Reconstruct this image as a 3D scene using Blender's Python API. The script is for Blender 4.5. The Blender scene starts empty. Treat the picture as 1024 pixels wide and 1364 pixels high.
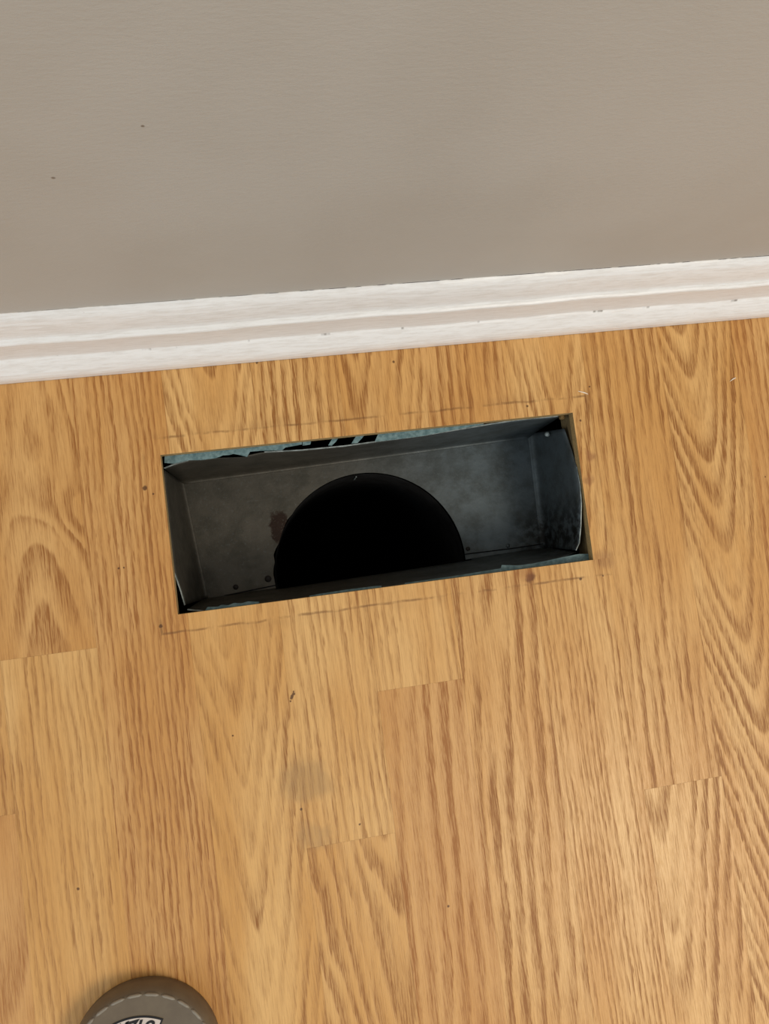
import bpy, bmesh, math, random
from mathutils import Vector, Matrix, Quaternion
random.seed(7)
S = bpy.context.scene
COL = S.collection

# ---------------------------------------------------------------- camera
CAM_H = 0.56112
F_PX = 1025.0
RM = Matrix(((0.98320235, 0.11581863, -0.14106449),
             (-0.12460585, 0.99067461, -0.05511087),
             (0.13336615, 0.0717626, 0.98846528)))
cam_d = bpy.data.cameras.new('camera')
cam_d.sensor_fit = 'HORIZONTAL'; cam_d.sensor_width = 36.0
cam_d.lens = 36.0 * F_PX / 1024.0
cam_d.clip_start = 0.01
cam = bpy.data.objects.new('camera', cam_d); COL.objects.link(cam)
cam.matrix_world = Matrix.Translation((0, 0, CAM_H)) @ RM.to_4x4()
S.camera = cam

# ---------------------------------------------------------------- light
world = bpy.data.worlds.new('world'); S.world = world; world.use_nodes = True
bg = world.node_tree.nodes['Background']
bg.inputs[0].default_value = (0.86, 0.93, 1.0, 1); bg.inputs[1].default_value = 0.57

def area(name, loc, target, sx, sy, power, color):
    l = bpy.data.lights.new(name, 'AREA'); l.shape = 'RECTANGLE'; l.size = sx; l.size_y = sy
    l.energy = power; l.color = color
    o = bpy.data.objects.new(name, l); COL.objects.link(o); o.location = loc
    o.rotation_euler = (Vector(target) - Vector(loc)).to_track_quat('-Z', 'Y').to_euler()
    return o
area('window_daylight', (-1.9, -1.0, 1.5), (0.1, 0, 0), 1.4, 1.2, 10.5, (0.86, 0.94, 1.0))
area('ceiling_lamp', (1.05, -1.0, 1.8), (0.2, -0.2, 0), 0.7, 0.7, 21.5, (1.0, 0.89, 0.74))

S.view_settings.view_transform = 'Standard'; S.view_settings.look = 'None'
S.view_settings.gamma = 1; S.view_settings.use_curve_mapping = False
S.view_settings.exposure = 0.0

# ---------------------------------------------------------------- helpers
def srgb(r, g, b):
    f = lambda c: (c / 255 / 12.92) if c / 255 <= 0.04045 else ((c / 255 + 0.055) / 1.055) ** 2.4
    return (f(r), f(g), f(b), 1)

def W(px, py, z=0.0):
    """point of the place at height z seen at a position measured in the photograph"""
    d = RM @ Vector(((px - 512) / F_PX, -(py - 682) / F_PX, -1.0))
    k = (CAM_H - z) / -d.z
    return Vector((d.x * k, d.y * k, z))

def link(name, bm, m=None, parent=None, smooth=False):
    me = bpy.data.meshes.new(name)
    bmesh.ops.recalc_face_normals(bm, faces=bm.faces)
    bm.to_mesh(me); bm.free()
    if m: me.materials.append(m)
    if smooth:
        for p in me.polygons: p.use_smooth = True
    o = bpy.data.objects.new(name, me); COL.objects.link(o)
    if parent is not None: o.parent = parent
    return o

def empty(name, loc=(0, 0, 0)):
    o = bpy.data.objects.new(name, None); COL.objects.link(o); o.location = loc
    o.empty_display_size = 0.05
    return o

def prism(bm, pts, z0, z1):
    """polygon (x, y) extruded from z0 to z1"""
    a = [bm.verts.new((p[0], p[1], z0)) for p in pts]
    b = [bm.verts.new((p[0], p[1], z1)) for p in pts]
    n = len(pts)
    bm.faces.new(a[::-1]); bm.faces.new(b)
    for i in range(n):
        j = (i + 1) % n
        bm.faces.new((a[i], a[j], b[j], b[i]))

def tube(bm, pts, r, n=6):
    rings = []
    for i, p in enumerate(pts):
        p = Vector(p)
        t = (Vector(pts[min(i + 1, len(pts) - 1)]) - Vector(pts[max(i - 1, 0)])).normalized()
        u = t.cross(Vector((0, 0, 1)))
        if u.length < 1e-3: u = t.cross(Vector((0, 1, 0)))
        u.normalize(); v = t.cross(u)
        rr = r[i] if isinstance(r, (list, tuple)) else r
        rings.append([bm.verts.new(p + rr * (math.cos(2 * math.pi * k / n) * u + math.sin(2 * math.pi * k / n) * v)) for k in range(n)])
    for a, b in zip(rings, rings[1:]):
        for k in range(n): bm.faces.new((a[k], a[(k + 1) % n], b[(k + 1) % n], b[k]))
    bm.faces.new(rings[0]); bm.faces.new(rings[-1][::-1])

def lathe(bm, prof, n=64, c=(0, 0)):
    rings = []
    for r, z in prof:
        if r < 1e-6: rings.append([bm.verts.new((c[0], c[1], z))])
        else: rings.append([bm.verts.new((c[0] + r * math.cos(2 * math.pi * k / n), c[1] + r * math.sin(2 * math.pi * k / n), z)) for k in range(n)])
    for a, b in zip(rings, rings[1:]):
        for k in range(n):
            j = (k + 1) % n
            if len(a) == 1: bm.faces.new((a[0], b[j], b[k]))
            elif len(b) == 1: bm.faces.new((a[k], a[j], b[0]))
            else: bm.faces.new((a[k], a[j], b[j], b[k]))

# node expression builder ------------------------------------------------
class E:
    def __init__(s, nt, sock): s.nt = nt; s.s = sock
    def _op(s, op, *a):
        n = s.nt.nodes.new('ShaderNodeMath'); n.operation = op
        for i, v in enumerate((s,) + a):
            if isinstance(v, E): s.nt.links.new(v.s, n.inputs[i])
            else: n.inputs[i].default_value = v
        return E(s.nt, n.outputs[0])
    def __add__(s, o): return s._op('ADD', o)
    __radd__ = __add__
    def __sub__(s, o): return s._op('SUBTRACT', o)
    def __rsub__(s, o): return (s * -1.0) + o
    def __mul__(s, o): return s._op('MULTIPLY', o)
    __rmul__ = __mul__
    def __truediv__(s, o): return s._op('DIVIDE', o)
    def sqrt(s): return s._op('SQRT')
    def abs(s): return s._op('ABSOLUTE')
    def fract(s): return s._op('FRACT')
    def pow(s, p): return s._op('POWER', p)
    def max(s, p): return s._op('MAXIMUM', p)
    def min(s, p): return s._op('MINIMUM', p)
    def step(s, a, b):
        """smooth 0..1 as s goes from a to b"""
        n = s.nt.nodes.new('ShaderNodeMapRange'); n.interpolation_type = 'SMOOTHSTEP'
        s.nt.links.new(s.s, n.inputs[0]); n.inputs[1].default_value = a; n.inputs[2].default_value = b
        if a > b:
            n.inputs[1].default_value = b; n.inputs[2].default_value = a
            n.inputs[3].default_value = 1; n.inputs[4].default_value = 0
        return E(s.nt, n.outputs[0])

class Mat:
    def __init__(s, name, rough=0.5, metallic=0.0, spec=0.5):
        s.m = bpy.data.materials.new(name); s.m.use_nodes = True
        s.nt = s.m.node_tree; s.b = s.nt.nodes['Principled BSDF']
        s.b.inputs['Roughness'].default_value = rough
        s.b.inputs['Metallic'].default_value = metallic
        s.b.inputs['Specular IOR Level'].default_value = spec
    def pos(s):
        g = s.nt.nodes.new('ShaderNodeNewGeometry'); x = s.nt.nodes.new('ShaderNodeSeparateXYZ')
        s.nt.links.new(g.outputs['Position'], x.inputs[0])
        return [E(s.nt, x.outputs[i]) for i in range(3)]
    def attr(s, name):
        a = s.nt.nodes.new('ShaderNodeAttribute'); a.attribute_type = 'OBJECT'; a.attribute_name = name
        x = s.nt.nodes.new('ShaderNodeSeparateXYZ'); s.nt.links.new(a.outputs['Vector'], x.inputs[0])
        return [E(s.nt, x.outputs[i]) for i in range(3)]
    def vec(s, x, y, z):
        c = s.nt.nodes.new('ShaderNodeCombineXYZ')
        for i, v in enumerate((x, y, z)):
            if isinstance(v, E): s.nt.links.new(v.s, c.inputs[i])
            else: c.inputs[i].default_value = v
        return c.outputs[0]
    def noise(s, x, y, z, detail=2, rough=0.5):
        n = s.nt.nodes.new('ShaderNodeTexNoise'); n.inputs['Scale'].default_value = 1
        n.inputs['Detail'].default_value = detail; n.inputs['Roughness'].default_value = rough
        s.nt.links.new(s.vec(x, y, z), n.inputs['Vector'])
        return E(s.nt, n.outputs[0])
    def mix(s, f, a, b):
        n = s.nt.nodes.new('ShaderNodeMix'); n.data_type = 'RGBA'
        if isinstance(f, E): s.nt.links.new(f.s, n.inputs[0])
        else: n.inputs[0].default_value = f
        for k, v in ((6, a), (7, b)):
            if isinstance(v, tuple): n.inputs[k].default_value = v
            else: s.nt.links.new(v, n.inputs[k])
        return n.outputs[2]
    def color(s, sock):
        if isinstance(sock, tuple): s.b.inputs['Base Color'].default_value = sock
        else: s.nt.links.new(sock, s.b.inputs['Base Color'])
    def rough(s, e): s.nt.links.new(e.s, s.b.inputs['Roughness'])
    def bump(s, e, dist=0.001, strength=1.0):
        n = s.nt.nodes.new('ShaderNodeBump'); n.inputs['Distance'].default_value = dist
        n.inputs['Strength'].default_value = strength
        s.nt.links.new(e.s, n.inputs['Height']); s.nt.links.new(n.outputs[0], s.b.inputs['Normal'])

# ---------------------------------------------------------------- materials
HX0, HX1, HY0, HY1 = -0.0751, 0.2350, -0.0236, 0.0905      # the hole cut in the floor

def wood_material():
    M = Mat('oak_laminate', rough=0.42, spec=0.4)
    x, y, z = M.pos()
    u0, d, t = M.attr('grain_a')            # centre line, bluntness of tips, taper
    F, amp, seed = M.attr('grain_b')        # rings per metre, waviness, seed
    tone, contrast, sl = M.attr('grain_c')
    sd = seed * 7.31
    # slow waviness plus a fine jagged edge
    n1 = M.noise(x * 22, y * 7, sd, 2)
    n2 = M.noise(x * 60, y * 26, sd + 5, 2)
    n3 = M.noise(x * 650, y * 75, sd + 9, 2)
    xw = x + (n1 - 0.5) * 0.020 * amp + (n2 - 0.5) * 0.0045 * amp + (n3 - 0.5) * 0.0040
    dx = xw - u0 - y * sl
    yw = y + (n1 - 0.5) * 0.05 * amp
    kx, ky, ka = M.attr('grain_d')          # a knot that bends the rings
    q1 = (x - kx) / 0.014; q2 = (y - ky) / 0.024; q3 = (x - kx - 0.024) / 0.010; q4 = (y - ky + 0.014) / 0.018
    kn = ((1.0 + (q1 * q1 + q2 * q2).pow(1.5)).pow(-1.0) + (1.0 + (q3 * q3 + q4 * q4).pow(1.5)).pow(-1.0) * 0.8) * ka
    ph = ((dx * dx + d * d).sqrt() - t * yw) * F + seed * 3.7 + kn
    fr = ph.fract()
    band = fr.step(0.12, 0.68) * fr.step(1.0, 0.84)
    # rings are not all alike
    ring_var = M.noise(ph * 0.7, y * 9, sd + 20, 1)
    band = band * ring_var.step(0.25, 0.62)
    # pores: short dark dashes along the grain
    p1 = M.noise(x * 1500, y * 75, sd + 2, 2, 0.6)
    p2 = M.noise(x * 750, y * 26, sd + 3, 2, 0.6)
    dash = p1.step(0.40, 0.60) * 0.6 + p2.step(0.42, 0.62) * 0.55
    fib = M.noise(x * 1100, y * 34, sd + 4, 3, 0.65)
    dark = (band * (0.42 + dash * 0.75) + p1.step(0.50, 0.64) * 0.28 + fib.step(0.42, 0.62) * 0.24) * contrast * 0.92
    dark = dark.min(1.0)
    blot = M.noise(x * 28, y * 6, sd + 30, 2)
    light = M.mix(blot.step(0.3, 0.7), srgb(232, 184, 117), srgb(216, 161, 91))
    c = M.mix(dark, light, srgb(151, 97, 40))
    c = M.mix((tone).max(0.0), c, srgb(186, 120, 58))
    # faint traces of the old register's outline round the hole
    cx_, cy_ = (HX0 + HX1) / 2, (HY0 + HY1) / 2
    hx, hy = (HX1 - HX0) / 2, (HY1 - HY0) / 2
    sdf = ((x - cx_).abs() - hx).max((y - cy_).abs() - hy)
    wob = (M.noise(x * 40, y * 40, 3.3, 3) - 0.5) * 0.0040
    ln = (sdf + wob - 0.0120).abs().step(0.0013, 0.0002)
    ln = ln * M.noise(x * 45, y * 45, 8.1, 4, 0.7).step(0.38, 0.60)
    ns = ((y - HY1 - 0.012).abs()).step(0.02, 0.0) .max(((y - HY0 + 0.012).abs()).step(0.02, 0.0))
    c = M.mix(ln * (ns * 0.55 + 0.05), c, srgb(112, 72, 34))
    halo = (sdf + wob - 0.0125).step(-0.001, 0.0) * (sdf + wob).step(0.022, 0.013) * 0.12
    c = M.mix(halo * M.noise(x * 60, y * 60, 4, 3).step(0.4, 0.7), c, srgb(110, 75, 45))
    # grey rubbed patch, brown stains and nicks
    def spot(px, py, r0, r1, col, c, f=1.0, nz=0.5):
        p = W(px, py)
        dx_ = x - p.x; dy_ = y - p.y
        dd = (dx_ * dx_ + dy_ * dy_).sqrt() / r0
        dd = dd + (M.noise(x * 0.9 / r0, y * 0.9 / r0, px * 0.1, 2) - 0.5) * nz
        return M.mix(dd.step(1.0, r1) * f, c, col)
    c = spot(410, 1040, 0.024, 0.2, srgb(150, 118, 78), c, 0.42, 2.2)
    c = spot(420, 1120, 0.016, 0.2, srgb(160, 126, 84), c, 0.35, 2.2)
    c = spot(706, 769, 0.0052, 0.3, srgb(96, 52, 20), c, 0.85, 1.3)
    c = spot(700, 764, 0.011, 0.1, srgb(150, 88, 38), c, 0.5, 1.3)
    c = spot(786, 606, 0.006, 0.3, srgb(150, 96, 54), c, 0.6, 1.6)
    c = spot(783, 640, 0.006, 0.2, srgb(150, 98, 58), c, 0.5, 1.6)
    c = spot(805, 745, 0.010, 0.1, srgb(140, 92, 54), c, 0.4, 1.6)
    for px, py, r in ((193, 650, 0.0022), (204, 658, 0.0009), (158, 757, 0.001), (165, 756, 0.0008), (214, 834, 0.0017),
                      (773, 560, 0.0012), (785, 515, 0.0009), (702, 541, 0.0012), (773, 771, 0.0014), (803, 767, 0.0009),
                      (391, 924, 0.0014), (389, 927, 0.0015), (388, 930, 0.0013), (387, 934, 0.0009), (391, 921, 0.0008), (479, 1098, 0.0010), (597, 1207, 0.0011), (104, 1184, 0.0012),
                      (1019, 635, 0.0008), (342, 483, 0.0012), (524, 482, 0.0012), (401, 1078, 0.0012), (310, 980, 0.0009)):
        c = spot(px, py, r, 0.5, srgb(84, 50, 22), c, 0.85, 0.7)
    M.color(c)
    M.rough(0.36 + dark * 0.16)
    M.bump(dark * -1.0, 0.0002, 0.6)
    return M.m
m_wood = wood_material()

def plain(name, col, col2=None, rough=0.6, metallic=0.0, sc=(60, 60, 60), spec=0.4, bump=0):
    M = Mat(name, rough, metallic, spec)
    x, y, z = M.pos()
    n = M.noise(x * sc[0], y * sc[1], z * sc[2], 4, 0.6)
    M.color(M.mix(n.step(0.3, 0.7), col, col2 or col))
    if bump: M.bump(n, bump)
    return M.m
m_core = plain('fibreboard_core', srgb(176, 148, 98), srgb(150, 122, 78), 0.9, sc=(900, 900, 900))
m_sub = plain('subfloor_plywood', srgb(132, 112, 74), srgb(100, 82, 54), 0.9, sc=(200, 200, 900))
m_film = plain('blue_underlay_film', srgb(122, 148, 150), srgb(84, 112, 116), 0.45, sc=(260, 260, 100), bump=0.0006)
m_blocker = plain('dark_gap_blocker', srgb(60, 46, 34), srgb(40, 32, 26), 0.9, sc=(20, 20, 20))  # for the added box that blocks the background below the floor
m_black = plain('duct_pipe_inside', srgb(26, 26, 26), srgb(16, 15, 14), 0.85, spec=0.1)  # near-black colour stands in for the shade down the pipe
m_rim = plain('sheet_edge_highlight', srgb(176, 184, 180), srgb(110, 118, 114), 0.4, 0.1, sc=(160, 160, 50))  # highlight of the sheet edges is put into this pale colour
m_rust = plain('screw_dark', srgb(30, 26, 22), srgb(44, 34, 26), 0.7)
m_putty = plain('ochre_putty', srgb(128, 104, 58), srgb(84, 62, 30), 0.8, sc=(900, 900, 900))

def galv():
    M = Mat('galvanised_sheet', 0.5, 0.55, 0.4)
    x, y, z = M.pos()
    n = M.noise(x * 55, y * 55, z * 55, 5, 0.65)
    f = M.noise(x * 480, y * 480, z * 480, 3, 0.7)
    c = M.mix(x.step(0.02, 0.19), srgb(88, 83, 73), srgb(92, 101, 104))  # brown dust tint at left, bluish reflection painted in at right
    c = M.mix(n.step(0.35, 0.72) * 0.55, c, srgb(52, 52, 44))
    c = M.mix(f.step(0.55, 0.75) * 0.25, c, srgb(116, 124, 124))
    # dark blotches round the right front corner of the base
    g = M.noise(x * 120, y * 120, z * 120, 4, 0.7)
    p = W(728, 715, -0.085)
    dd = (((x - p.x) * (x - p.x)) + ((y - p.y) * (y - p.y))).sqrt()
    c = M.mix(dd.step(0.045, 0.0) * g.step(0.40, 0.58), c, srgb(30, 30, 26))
    # rust bite beside the round hole
    p = W(374, 704, -0.085)
    dx_ = (x - p.x) / 0.0085; dy_ = (y - p.y) / 0.014
    dd = (dx_ * dx_ + dy_ * dy_).sqrt() + (g - 0.5) * 1.6
    c = M.mix(dd.step(1.2, 0.9) * f.step(0.25, 0.45), c, srgb(44, 29, 19))
    M.color(c)
    M.rough(0.42 + n * 0.25)
    M.bump(n, 0.0012, 0.5)
    return M.m
m_galv = galv()

def wall_mat():
    M = Mat('painted_wall', 0.42, 0, 0.35)
    x, y, z = M.pos()
    n = M.noise(x * 7, 0, z * 7, 3)
    f = M.noise(x * 160, 0, z * 420, 4, 0.7)
    s = M.noise(x * 14, 0, z * 60, 5, 0.75)
    c = M.mix(n.step(0.3, 0.7), srgb(185, 182, 174), srgb(178, 174, 165))
    c = M.mix(s.step(0.60, 0.72) * z.step(0.16, 0.085) * 0.35, c, srgb(196, 188, 168))
    # hairline crack over the baseboard, broken by caulk
    g = M.noise(x * 24, 0, 4, 4, 0.7)
    k = (z + (M.noise(x * 200, 0, 1, 2) - 0.5) * 0.0014).step(0.0766, 0.0760)
    c = M.mix(k * g.step(0.45, 0.53) * x.step(-0.2, 0.1).max(0.35), c, srgb(60, 50, 40))
    c = M.mix(k * g.step(0.52, 0.45) * 0.8, c, srgb(226, 222, 212))
    for px, py, r in ((71, 237, 0.0012), (190, 168, 0.001)):
        d = RM @ Vector(((px - 512) / F_PX, -(py - 682) / F_PX, -1.0)); kk = WALL_Y / d.y
        wx, wz = d.x * kk, CAM_H + d.z * kk
        dd = ((x - wx) * (x - wx) + (z - wz) * (z - wz)).sqrt()
        c = M.mix(dd.step(r, r * 0.4) * 0.8, c, srgb(110, 95, 80))
    M.color(c)
    M.bump(f, 0.0004, 0.6)
    return M.m
WALL_Y = 0.1745
m_wall = wall_mat()

def trim_mat():
    M = Mat('white_trim_paint', 0.32, 0, 0.45)
    x, y, z = M.pos()
    f = M.noise(x * 60, y * 500, z * 500, 4, 0.7)
    g = M.noise(x * 230, y * 300, z * 300, 4, 0.75)
    c = M.mix(f.step(0.4, 0.7), srgb(240, 238, 234), srgb(228, 224, 218))
    c = M.mix(g.step(0.69, 0.76) * 0.7, c, srgb(168, 156, 138))
    k = (z - 0.0206).abs().step(0.0009, 0.0002) * M.noise(x * 45, 0, 7, 3, 0.7).step(0.56, 0.64)
    c = M.mix(k * 0.75, c, srgb(100, 88, 72))
    k = z.step(0.0012, 0.0004) * M.noise(x * 30, 0, 2, 3, 0.7).step(0.3, 0.5)
    c = M.mix(k * 0.8, c, srgb(110, 84, 54))
    M.color(c)
    M.bump(f, 0.0006, 0.5)
    return M.m
m_trim = trim_mat()

# ---------------------------------------------------------------- setting
XL, XR, YF = -0.83, 1.08, -1.2
wall = None
bm = bmesh.new()
prism(bm, [(XL, WALL_Y), (XR, WALL_Y), (XR, WALL_Y + 0.1), (XL, WALL_Y + 0.1)], -0.03, 2.4)
wall = link('wall_back', bm, m_wall); wall['kind'] = 'structure'

prof = [(WALL_Y, 0.0), (0.1513, 0.0), (0.1515, 0.0065), (0.1522, 0.0092), (0.1536, 0.0120), (0.1560, 0.0152), (0.1585, 0.0180), (0.1602, 0.0196), (0.1616, 0.0206),
        (0.1620, 0.0212), (0.1620, 0.0500), (0.1613, 0.0506), (0.1611, 0.0516), (0.1616, 0.0526), (0.1630, 0.0532), (0.1646, 0.0535),
        (0.1652, 0.0560), (0.1660, 0.0600), (0.1670, 0.0640), (0.1682, 0.0675), (0.1692, 0.0695), (0.1695, 0.0703),
        (0.1702, 0.0716), (0.1716, 0.0732), (0.1732, 0.0745), (WALL_Y, 0.0752)]
bm = bmesh.new()
NX = 160
rows = []
for i in range(NX + 1):
    xx = XL + (XR - XL) * i / NX
    w = 0.00035 * math.sin(xx * 31) + 0.00025 * math.sin(xx * 83 + 1)
    rows.append([bm.verts.new((xx, py + (w if 0 < k < len(prof) - 1 and pz > 0.0125 else 0), pz)) for k, (py, pz) in enumerate(prof)])
for a, b in zip(rows, rows[1:]):
    for k in range(len(prof)):
        j = (k + 1) % len(prof)
        bm.faces.new((a[k], b[k], b[j], a[j]))
bm.faces.new(rows[0]); bm.faces.new(rows[-1][::-1])
bb = link('baseboard_back', bm, m_trim); bb['kind'] = 'structure'
for i, p in enumerate(bb.data.polygons): p.use_smooth = False

floor = empty('floor'); floor['kind'] = 'structure'
bm = bmesh.new()                                            # subfloor round the hole
e = 0.009
for x0, x1, y0, y1 in ((XL, HX0 - e, YF, WALL_Y), (HX1 + 0.0015, XR, YF, WALL_Y), (HX0 - e, HX1 + 0.0015, YF, HY0 - e), (HX0 - e, HX1 + 0.0015, HY1 + e, WALL_Y)):
    prism(bm, [(x0, y0), (x1, y0), (x1, y1), (x0, y1)], -0.030, -0.0095)
link('subfloor', bm, m_sub, floor)

SX0, SW, TH, GAP = -0.13178, 0.0635, 0.008, 0.00003
# seams across each strip, from the photograph where they show
joints = {-2: [-0.142], -1: [-0.0390, -0.62], 0: [-0.47], 1: [-0.52], 2: [-0.1985], 3: [-0.0975], 4: [-0.55], 5: [-0.45], 6: [-0.1995], 7: [-0.50], 8: [-0.12]}
# grain: (strip, piece counted from the wall): centre, bluntness, taper, rings/m, waviness, tone, contrast, slope
G = {(-1, 0): (-0.164, 0.008, -0.17, 95, 1.1, 0.20, 0.95, 0.0),
     (-1, 1): (-0.30, 0.010, -0.02, 190, 0.55, 0.00, 0.55, 0.0),
     (-2, 0): (-0.30, 0.010, 0.03, 150, 0.8, 0.05, 0.8, 0.0),
     (-2, 1): (-0.215, 0.020, 0.16, 60, 1.2, 0.38, 0.8, 0.0),
     (0, 0): (-0.25, 0.010, 0.012, 215, 0.55, 0.26, 0.82, 0.0),
     (1, 0): (-0.034, 0.004, 0.20, 125, 0.9, 0.02, 0.75, 0.0),
     (1, 1): (-0.044, 0.006, 0.17, 125, 0.7, 0.0, 0.7, 0.0),
     (2, 0): (0.12, 0.010, -0.05, 125, 0.35, 0.04, 0.9, 0.0),
     (2, 1): (-0.10, 0.010, -0.02, 170, 0.6, 0.0, 0.62, 0.0),
     (2, 2): (0.052, 0.009, 0.14, 105, 1.1, 0.06, 0.72, 0.0),
     (3, 0): (0.073, 0.005, 0.15, 125, 0.8, 0.05, 0.85, 0.0),
     (3, 1): (-0.10, 0.010, 0.0, 190, 0.4, -0.05, 0.55, 0.0),
     (3, 2): (-0.05, 0.010, 0.05, 80, 0.8, 0.32, 0.9, 0.0),
     (4, 0): (0.40, 0.010, -0.04, 135, 0.5, 0.16, 0.95, 0.0),
     (4, 1): (0.02, 0.010, 0.07, 88, 0.9, 0.10, 0.95, 0.0),
     (5, 0): (0.226, 0.006, 0.14, 150, 0.6, 0.02, 0.85, 0.0),
     (5, 1): (0.10, 0.010, 0.0, 240, 0.45, 0.03, 0.7, 0.0),
     (6, 0): (0.10, 0.010, 0.03, 125, 0.45, 0.06, 0.85, 0.0),
     (6, 1): (0.256, 0.010, 0.15, 105, 0.7, 0.02, 0.9, 0.0),
     (7, 0): (0.3425, 0.013, 0.19, 150, 0.30, 0.03, 1.0, -0.062),
     (8, 0): (0.20, 0.010, 0.02, 170, 0.5, 0.26, 1.0, 0.0),
     (8, 1): (0.40, 0.008, 0.2, 120, 0.6, 0.05, 0.8, 0.0)}

def plank(pts, key):
    bm = bmesh.new(); prism(bm, pts, -TH, 0.0)
    o = link('plank', bm, m_wood, floor)
    o.data.materials.append(m_core)
    for p in o.data.polygons:
        if p.normal.z < 0.5: p.material_index = 1
    if key in G: g = G[key]
    else:
        xc = SX0 + (key[0] + 0.5) * SW
        far = random.random() < 0.55
        g = (xc + (random.choice((-0.15, 0.15)) if far else random.uniform(-0.015, 0.015)), 0.006,
             random.uniform(-0.03, 0.03) if far else random.choice((-0.17, 0.17)), random.uniform(110, 190), random.uniform(0.4, 0.9),
             random.uniform(0, 0.16), random.uniform(0.6, 0.95), 0.0)
    o['grain_a'] = (float(g[0]), float(g[1]), float(g[2]))
    o['grain_b'] = (float(g[3]), float(g[4]), float((key[0] * 1.37 + key[1] * 2.71) % 9 + 0.5))
    o['grain_d'] = (-0.160, 0.070, 1.5) if key == (-1, 0) else ((0.245, 0.020, 0.0))
    o['grain_c'] = (float(g[5]), float(g[6]), float(g[7]))
    return o

YB = 0.1725
for k in range(-11, 19):
    x0, x1 = SX0 + k * SW + GAP, SX0 + (k + 1) * SW - GAP
    if x0 < XL: x0 = XL
    if x1 > XR: x1 = XR
    if x1 - x0 < 0.01: continue
    js = joints.get(k)
    if js is None:
        js = [-0.12 - 0.31 * random.random()]
    js = sorted(js, reverse=True)
    js = js + ([js[-1] - 0.40] if js[-1] - 0.4 > YF + 0.08 else [])
    ys = [YB] + js + [YF]
    n = 0
    for a, b in zip(ys, ys[1:]):
        y1, y0 = a - GAP, b + GAP
        if n == 0 and x1 > HX0 and x0 < HX1:                # strip cut by the hole
            if x0 < HX0:                                    # nibbled at its right edge
                plank([(x0, y0), (x1, y0), (x1, HY0), (HX0, HY0), (HX0, HY1), (x1, HY1), (x1, y1), (x0, y1)], (k, 0)); n = 2; continue
            if x1 > HX1:
                # front part and the margin right of the hole belong to one piece each
                plank([(x0, HY1), (HX1, HY1), (HX1, HY0), (x0, HY0), (x0, y0), (x1, y0), (x1, y1), (x0, y1)][::1] if False else
                      [(x0, HY1), (HX1, HY1), (HX1, HY0 + 0.0), (x1, HY0), (x1, y1), (x0, y1)], (k, 0))
                plank([(x0, y0), (x1, y0), (x1, HY0), (x0, HY0)], (k, 1)); n = 2; continue
            plank([(x0, HY1), (x1, HY1), (x1, y1), (x0, y1)], (k, 0))
            plank([(x0, y0), (x1, y0), (x1, HY0), (x0, HY0)], (k, 1)); n = 2; continue
        plank([(x0, y0), (x1, y0), (x1, y1), (x0, y1)], (k, n)); n += 1

# dark box added under the subfloor to block the bright background behind gaps
bm = bmesh.new()
bmesh.ops.create_cube(bm, size=1, matrix=Matrix.Translation((0.08, -0.30, -0.33)) @ Matrix.Diagonal((0.52, 1.0, 0.61, 1)))
bmesh.ops.delete(bm, geom=[f for f in bm.faces if f.normal.z > 0.9], context='FACES')
o = link('gap_blocker', bm, m_blocker, floor)
md = o.modifiers.new('thickness', 'SOLIDIFY'); md.thickness = 0.01; md.offset = 0

# torn blue underlay film sticking out under the cut edge
def film(pix_in, pix_out, z=-0.0088):
    bm = bmesh.new()
    pts = [W(p[0], p[1] + (1.6 if pix_out[0][1] < p[1] else -0.4), z) for p in pix_in] + [W(*p, z) for p in pix_out][::-1]
    lo = [bm.verts.new(p + Vector((0, 0, -0.0004))) for p in pts]
    hi = [bm.verts.new(p) for p in pts]
    bm.faces.new(hi); bm.faces.new(lo[::-1])
    for i in range(len(pts)):
        j = (i + 1) % len(pts); bm.faces.new((lo[i], lo[j], hi[j], hi[i]))
    bmesh.ops.triangulate(bm, faces=[f for f in bm.faces if len(f.verts) > 4])
    return link('underlay_film', bm, m_film, floor)
film([(219, 615), (231, 616), (251, 611.5), (270, 611), (288, 608.5), (297, 605), (305, 604.5), (311, 603), (319, 604.5), (329, 607), (333, 602), (345, 601), (376, 600), (380, 596.5), (402, 592.5)],
     [(219, 602), (402, 584)])
film([(403, 592), (413, 590.5), (414, 588)], [(403, 584), (414, 583)])
film([(437, 591.5), (442, 592), (448, 586)], [(444, 582), (452, 581)])
film([(468, 589), (476, 588.5), (483, 581)], [(476, 578), (488, 577)])
film([(499, 586.5), (512, 585.5), (560, 579.5), (600, 574), (644, 565.5)], [(505, 575), (644, 560)])
film([(273, 814), (276, 809), (290, 808.5), (295, 806), (304, 806.5), (312, 803.5), (322, 804), (330, 801.5), (345, 802)], [(273, 819), (345, 809)])
film([(412, 794), (425, 791.5), (460, 786), (500, 781), (508, 780.5)], [(412, 800), (508, 787)])
film([(539, 777), (600, 768.5), (618, 765.5), (667, 757.5), (668, 753), (690, 753.5), (707, 751.5), (730, 747), (750, 742.5), (770, 738.5), (786, 738)], [(539, 783), (788, 749)])

# ---------------------------------------------------------------- duct boot
duct = empty('floor_duct', (0.08, 0.034, -0.09))
duct['label'] = 'dark galvanised sheet metal duct boot set inside the rectangular hole in the wood floor'
duct['category'] = 'duct'
T = Vector(duct.location)
def dpart(name, bm, m, parent=duct, **k):
    for v in bm.verts: v.co -= T
    if parent is not duct:
        for v in bm.verts: v.co -= Vector((0, 0, 0))
    return link(name, bm, m, parent, **k)

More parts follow.
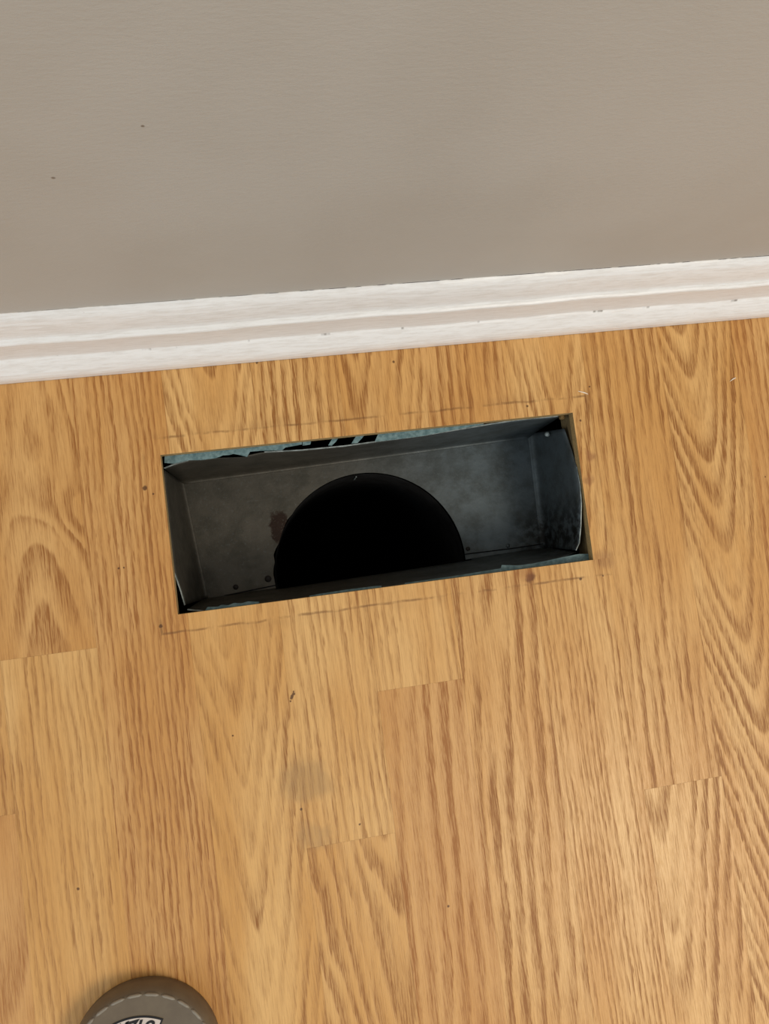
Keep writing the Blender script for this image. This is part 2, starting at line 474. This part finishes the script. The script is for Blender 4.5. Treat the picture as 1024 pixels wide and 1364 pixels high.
ZP = -0.085
rim = {'back': [(218.5, 623.5, -.020), (233, 618, -.020), (251, 613, -.020), (288, 609.5, -.020), (329, 607, -.020), (352, 602, -.020), (400, 599.5, -.018), (458, 594, -.018), (512, 586.5, -.018), (560, 580.5, -.018),
                (610, 572, -.017), (654, 564.5, -.016), (691, 559, -.014), (747, 553.8, -.012)],
       'right': [(751.5, 571, -.016), (756.5, 585, -.015), (761.5, 600, -.012), (768, 622, -.006), (772.3, 645, -.003), (774.2, 670, -.003), (773.5, 700, -.006), (771.5, 723, -.010), (767, 733, -.012)],
       'front': [(767, 736, -.018), (740, 746, -.020), (690, 755, -.020), (600, 769.5, -.021), (512, 783, -.021), (400, 799, -.021), (330, 807, -.021), (273, 814.5, -.018), (249.5, 812, -.016)],
       'left': [(246, 806, -.014), (241, 789, -.013), (236, 774, -.012), (231.5, 762, -.011), (227, 722, -.011), (222, 670, -.013), (218.3, 626, -.016)]}
rim = {k: [W(*p) for p in v] for k, v in rim.items()}
def clampin(p, m=0.0004):
    return Vector((min(max(p.x, HX0 + m - (0.006 if p.z < -0.0085 else 0)), HX1 - m + (0.0008 if p.z < -0.0085 else 0)), p.y, p.z))
rim = {k: [clampin(p) for p in v] for k, v in rim.items()}
PBL, PBR, PFR, PFL = W(238, 640, ZP), W(711, 577, ZP), W(728.5, 729, ZP), W(271, 798, ZP)

def wall_panel(top, b0, b1, cut=None, rows=8, bulge=0.0, inward=Vector((0, 0, 0))):
    """sheet from the rim polyline down to the base edge b0..b1, 0.7 mm thick"""
    bm = bmesh.new()
    n = 30
    # resample the rim
    L = [0]
    for a, b in zip(top, top[1:]): L.append(L[-1] + (b - a).length)
    def at(s):
        s *= L[-1]
        for i in range(len(top) - 1):
            if s <= L[i + 1] + 1e-9:
                f = (s - L[i]) / max(L[i + 1] - L[i], 1e-9); return top[i].lerp(top[i + 1], f)
        return top[-1]
    grid = []
    for j in range(rows + 1):
        v = j / rows
        row = []
        for i in range(n + 1):
            a_, b_ = at(i / n), b0.lerp(b1, i / n)
            if bulge:                                       # rounded fold running out on the base plate
                q_ = b_ + inward * bulge + Vector((0, 0, 0.0006)); k_ = b_.lerp(a_, 0.16)
                p_ = a_.lerp(k_, v / 0.5) if v <= 0.5 else k_.lerp(b_, (v - .5) * 2).lerp(b_.lerp(q_, (v - .5) * 2), (v - .5) * 2)
            else: p_ = a_.lerp(b_, v)
            row.append(bm.verts.new(p_))
        grid.append(row)
    for j in range(rows):
        for i in range(n):
            if cut and j == rows - 1 and cut[0] <= i / n < cut[1]: continue
            bm.faces.new((grid[j][i], grid[j][i + 1], grid[j + 1][i + 1], grid[j + 1][i]))
    return bm
def thick(o, t=0.0007):
    m = o.modifiers.new('thickness', 'SOLIDIFY'); m.thickness = t; m.offset = 0
    return o
thick(dpart('side_panel', wall_panel(rim['back'], PBL, PBR, rows=14, bulge=0.004, inward=Vector((0, -1, 0))), m_galv, smooth=True))
thick(dpart('side_panel', wall_panel(rim['right'], PBR, PFR, rows=14, bulge=0.006, inward=Vector((-1, 0, 0))), m_galv, smooth=True))
# the front panel ends above the base where the round pipe passes under it
thick(dpart('side_panel', wall_panel(rim['front'], PFR, PFL, cut=(0.233, 0.80)), m_galv, smooth=True))
thick(dpart('side_panel', wall_panel(rim['left'], PFL, PBL, rows=14, bulge=0.004, inward=Vector((1, 0, 0))), m_galv, smooth=True))

# base plate with the round opening cut off by the front panel
CX, CY, CR = 0.0755, -0.0100, 0.0812
def yfront(xx): return PFL.y + (PFR.y - PFL.y) * (xx - PFL.x) / (PFR.x - PFL.x)
def yback(xx): return PBL.y + (PBR.y - PBL.y) * (xx - PBL.x) / (PBR.x - PBL.x)
bm = bmesh.new()
arc = []
for i in range(49):
    a = math.pi * (1 - i / 48) * 1.0
    arc.append(Vector((CX + CR * math.cos(a), max(CY + CR * math.sin(a), yfront(CX + CR * math.cos(a))), ZP)))
arc[0].y = yfront(arc[0].x); arc[-1].y = yfront(arc[-1].x)
random.seed(3)
for i in range(1, 12): arc[i] += Vector((random.uniform(-0.0016, 0.0008), random.uniform(-0.0006, 0.0006), 0))
va = [bm.verts.new(p) for p in arc]
vb = [bm.verts.new(PBL.lerp(PBR, i / 48)) for i in range(49)]
for i in range(48): bm.faces.new((va[i], va[i + 1], vb[i + 1], vb[i]))
bm.faces.new((bm.verts.new(PFL), va[0], vb[0])); bm.faces.new((va[-1], bm.verts.new(PFR), vb[-1]))
bmesh.ops.recalc_face_normals(bm, faces=bm.faces)
o = thick(dpart('base_plate', bm, m_galv), 0.0008)

# round pipe going down, turning under the floor
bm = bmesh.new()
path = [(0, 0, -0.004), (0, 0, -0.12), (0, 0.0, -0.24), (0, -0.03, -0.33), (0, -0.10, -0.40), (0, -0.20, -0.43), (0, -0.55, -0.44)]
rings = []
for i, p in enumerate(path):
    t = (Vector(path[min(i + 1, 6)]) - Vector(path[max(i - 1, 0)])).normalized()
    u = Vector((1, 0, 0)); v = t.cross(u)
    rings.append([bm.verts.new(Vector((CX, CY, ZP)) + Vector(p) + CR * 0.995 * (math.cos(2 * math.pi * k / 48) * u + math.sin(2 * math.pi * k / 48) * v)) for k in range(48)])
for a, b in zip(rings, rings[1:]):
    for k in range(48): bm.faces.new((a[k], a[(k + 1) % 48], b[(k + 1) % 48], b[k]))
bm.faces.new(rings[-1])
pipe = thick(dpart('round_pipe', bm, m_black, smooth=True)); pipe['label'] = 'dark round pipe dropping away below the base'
# apron closing the pipe mouth in front, below the cut front panel
bm = bmesh.new()
f = []
for i in range(25):
    a = math.pi + math.pi * i / 24
    f.append((CX + CR * math.cos(a), CY + CR * math.sin(a)))
xa, xb = CX - CR, CX + CR
pts = f
prism(bm, [(p[0] * 1.0, min(p[1], -0.0245)) for p in f], ZP + 0.012, ZP + 0.0128)
dpart('pipe_cover', bm, m_galv)
# little seam tab inside the pipe
bm = bmesh.new()
a = W(473, 643, -0.11); b = W(475, 657, -0.13)
a.y = CY + math.sqrt(CR ** 2 - (a.x - CX) ** 2) - 0.0015; b = Vector((a.x + 0.0004, a.y, -0.118)); a.z = -0.096
tube(bm, [a, b], 0.0005)
dpart('pipe_seam', bm, m_rim)

# edges of the cut sheet, their highlights painted as pale tubes
for pts, r in ((rim['back'][:3], 0.0006), (rim['back'][5:], 0.00055), (rim['left'][:4], 0.00055), (rim['front'][6:], 0.0006), (rim['right'][3:], 0.0004)):
    bm = bmesh.new(); tube(bm, pts, r)
    dpart('sheet_edge', bm, m_rim)
# fold seam and rivets along the base
bm = bmesh.new()
tube(bm, [W(617, 738.5, ZP + 0.001), W(682, 730.5, ZP + 0.001), W(726, 724, ZP + 0.001)], 0.00045)
dpart('fold_seam', bm, m_black)
bm = bmesh.new()
tube(bm, [W(299, 793.5, ZP + 0.001), W(367, 779.5, ZP + 0.001)], 0.00045)
dpart('fold_seam', bm, m_black)
for px, py, r in ((314, 782, 0.0022), (357, 771, 0.0028), (623, 731, 0.0019), (676, 727, 0.0018), (336, 791, 0.0013)):
    p = W(px, py, ZP)
    bm = bmesh.new(); lathe(bm, [(r, ZP + 0.0004), (r * 0.95, ZP + 0.0012), (r * 0.55, ZP + 0.0018), (0, ZP + 0.0019)], 14, (p.x, p.y))
    dpart('rivet', bm, m_rust if px != 676 else m_galv, smooth=True)
for px, py, r in ((727, 577, .0022), (740.5, 575, .0028)):
    p = W(px, py, -0.045)
    bm = bmesh.new(); bmesh.ops.create_uvsphere(bm, u_segments=10, v_segments=6, radius=r, matrix=Matrix.Translation(p + Vector((0.001, -0.001, 0))))
    dpart('solder_blob', bm, m_rim, smooth=True)
bm = bmesh.new()
bmesh.ops.create_icosphere(bm, subdivisions=2, radius=0.0026, matrix=Matrix.Translation(W(748, 555.5, -0.011)))
for v in bm.verts: v.co += Vector((random.uniform(-1, 1), random.uniform(-1, 1), random.uniform(-1, 1))) * 0.0004
dpart('putty_lump', bm, m_putty, smooth=True)

# ---------------------------------------------------------------- tub at the bottom edge
def tub():
    c = W(190, 1422, 0.018); R = 0.0487
    t = empty('plastic_tub', (c.x, c.y, 0))
    t['label'] = 'low round taupe plastic tub with white label, cut off by the bottom edge'
    t['category'] = 'tub'
    mt = plain('taupe_plastic', srgb(112, 98, 78), srgb(104, 90, 72), 0.45, sc=(90, 90, 90))
    ml = plain('tub_ridge', srgb(146, 136, 120), srgb(136, 126, 110), 0.35)  # paler than the body: highlights on the ridges put into the colour
    mw = plain('label_white', srgb(214, 200, 188), srgb(206, 192, 180), 0.5)
    mk = plain('label_ink', srgb(22, 18, 18), None, 0.5)
    bm = bmesh.new()
    lathe(bm, [(0, 0), (R * .97, 0), (R * 1.0, 0.001), (R * 1.0, 0.008), (R * .995, 0.012), (R * .965, 0.0165), (R * .94, 0.018), (R * .925, 0.0180), (R * .90, 0.0172), (0, 0.0168)], 96)
    link('body', bm, mt, t, smooth=True)
    for k in range(26):
        a0 = 2 * math.pi * k / 26 + 0.03; a1 = a0 + 2 * math.pi / 26 * 0.84
        bm = bmesh.new()
        tube(bm, [(R * .938 * math.cos(a0 + (a1 - a0) * j / 5), R * .938 * math.sin(a0 + (a1 - a0) * j / 5), 0.0181) for j in range(6)], [0.0004, 0.0011, 0.0011, 0.0011, 0.0011, 0.0004], 6)
        link('rim_ridge', bm, ml, t, smooth=True)
    # label: arc-topped panel
    zt = 0.0174
    base = Vector((c.x, c.y, 0))
    lc = W(184, 1438, zt) - base; LR = (W(184, 1353.5, zt) - W(184, 1438, zt)).length
    up = (W(184, 1353.5, zt) - W(184, 1438, zt)).normalized(); rt = Vector((up.y, -up.x, 0))
    def sector(r0, r1, a0, a1, z0, z1):
        bm = bmesh.new(); n = 24
        A = []
        for i in range(n + 1):
            a = a0 + (a1 - a0) * i / n
            A.append((lc.x + (rt.x * math.sin(a) + up.x * math.cos(a)) * r1, lc.y + (rt.y * math.sin(a) + up.y * math.cos(a)) * r1))
        for i in range(n, -1, -1):
            a = a0 + (a1 - a0) * i / n
            A.append((lc.x + (rt.x * math.sin(a) + up.x * math.cos(a)) * r0, lc.y + (rt.y * math.sin(a) + up.y * math.cos(a)) * r0))
        prism(bm, A, z0, z1); bmesh.ops.triangulate(bm, faces=[f for f in bm.faces if len(f.verts) > 4])
        return bm
    lb = link('label_border', sector(LR * .55, LR, -0.72, 0.415, 0.0166, 0.01745), mk, t)
    link('label_panel', sector(LR * .57, LR * .972, -0.70, 0.385, 0.0168, 0.0176), mw, t)
    # bold italic capitals along the top arc
    for ch, ta in (('M', -0.50), ('K', -0.34), ('Z', -0.18), ('1', -0.03), ('8', 0.15)):
        cu = bpy.data.curves.new('letter', 'FONT'); cu.body = ch; cu.size = 0.0135; cu.shear = 0.35
        cu.align_x = 'CENTER'; cu.align_y = 'CENTER'; cu.extrude = 0.0001; cu.offset = 0.0002; cu.resolution_u = 3
        tmp = bpy.data.objects.new('letter', cu)
        COL.objects.link(tmp)
        dg = bpy.context.evaluated_depsgraph_get()
        me = bpy.data.meshes.new_from_object(tmp.evaluated_get(dg))
        bpy.data.objects.remove(tmp)
        o = bpy.data.objects.new('letter', me); COL.objects.link(o); o.parent = t
        me.materials.clear(); me.materials.append(mk)
        rr = LR - 0.0078
        rel = Vector((rt.x * math.sin(ta) + up.x * math.cos(ta), rt.y * math.sin(ta) + up.y * math.cos(ta))) * rr
        o.location = (lc.x + rel.x, lc.y + rel.y, 0.0178); o.rotation_euler = (0, 0, math.atan2(rel.y, rel.x) - math.pi / 2)
    return t
tub()

# ---------------------------------------------------------------- crumbs
m_sliver = plain('pale_sliver', srgb(240, 226, 204), None, 0.7)
for (a, b, lab) in (((770, 521), (783, 525), 'tiny pale wood sliver on the floor above the hole\'s right corner'),
                    ((972, 508), (980, 503), 'tiny pale wood sliver on the arched grain near the baseboard at right')):
    p, q = W(*a, 0.0005), W(*b, 0.0007)
    mid = (p + q) / 2
    bm = bmesh.new(); tube(bm, [p - mid + Vector((0, 0, .0005)), (p * .4 + q * .6) - mid + Vector((0, 0.0003, .0006)), q - mid + Vector((0, 0, .0005))], [0.0002, 0.0005, 0.00025], 5)
    o = link('wood_sliver', bm, m_sliver); o.location = (mid.x, mid.y, 0.0)
    o['label'] = lab; o['category'] = 'sliver'; o['group'] = 'pale slivers lying on the floor'
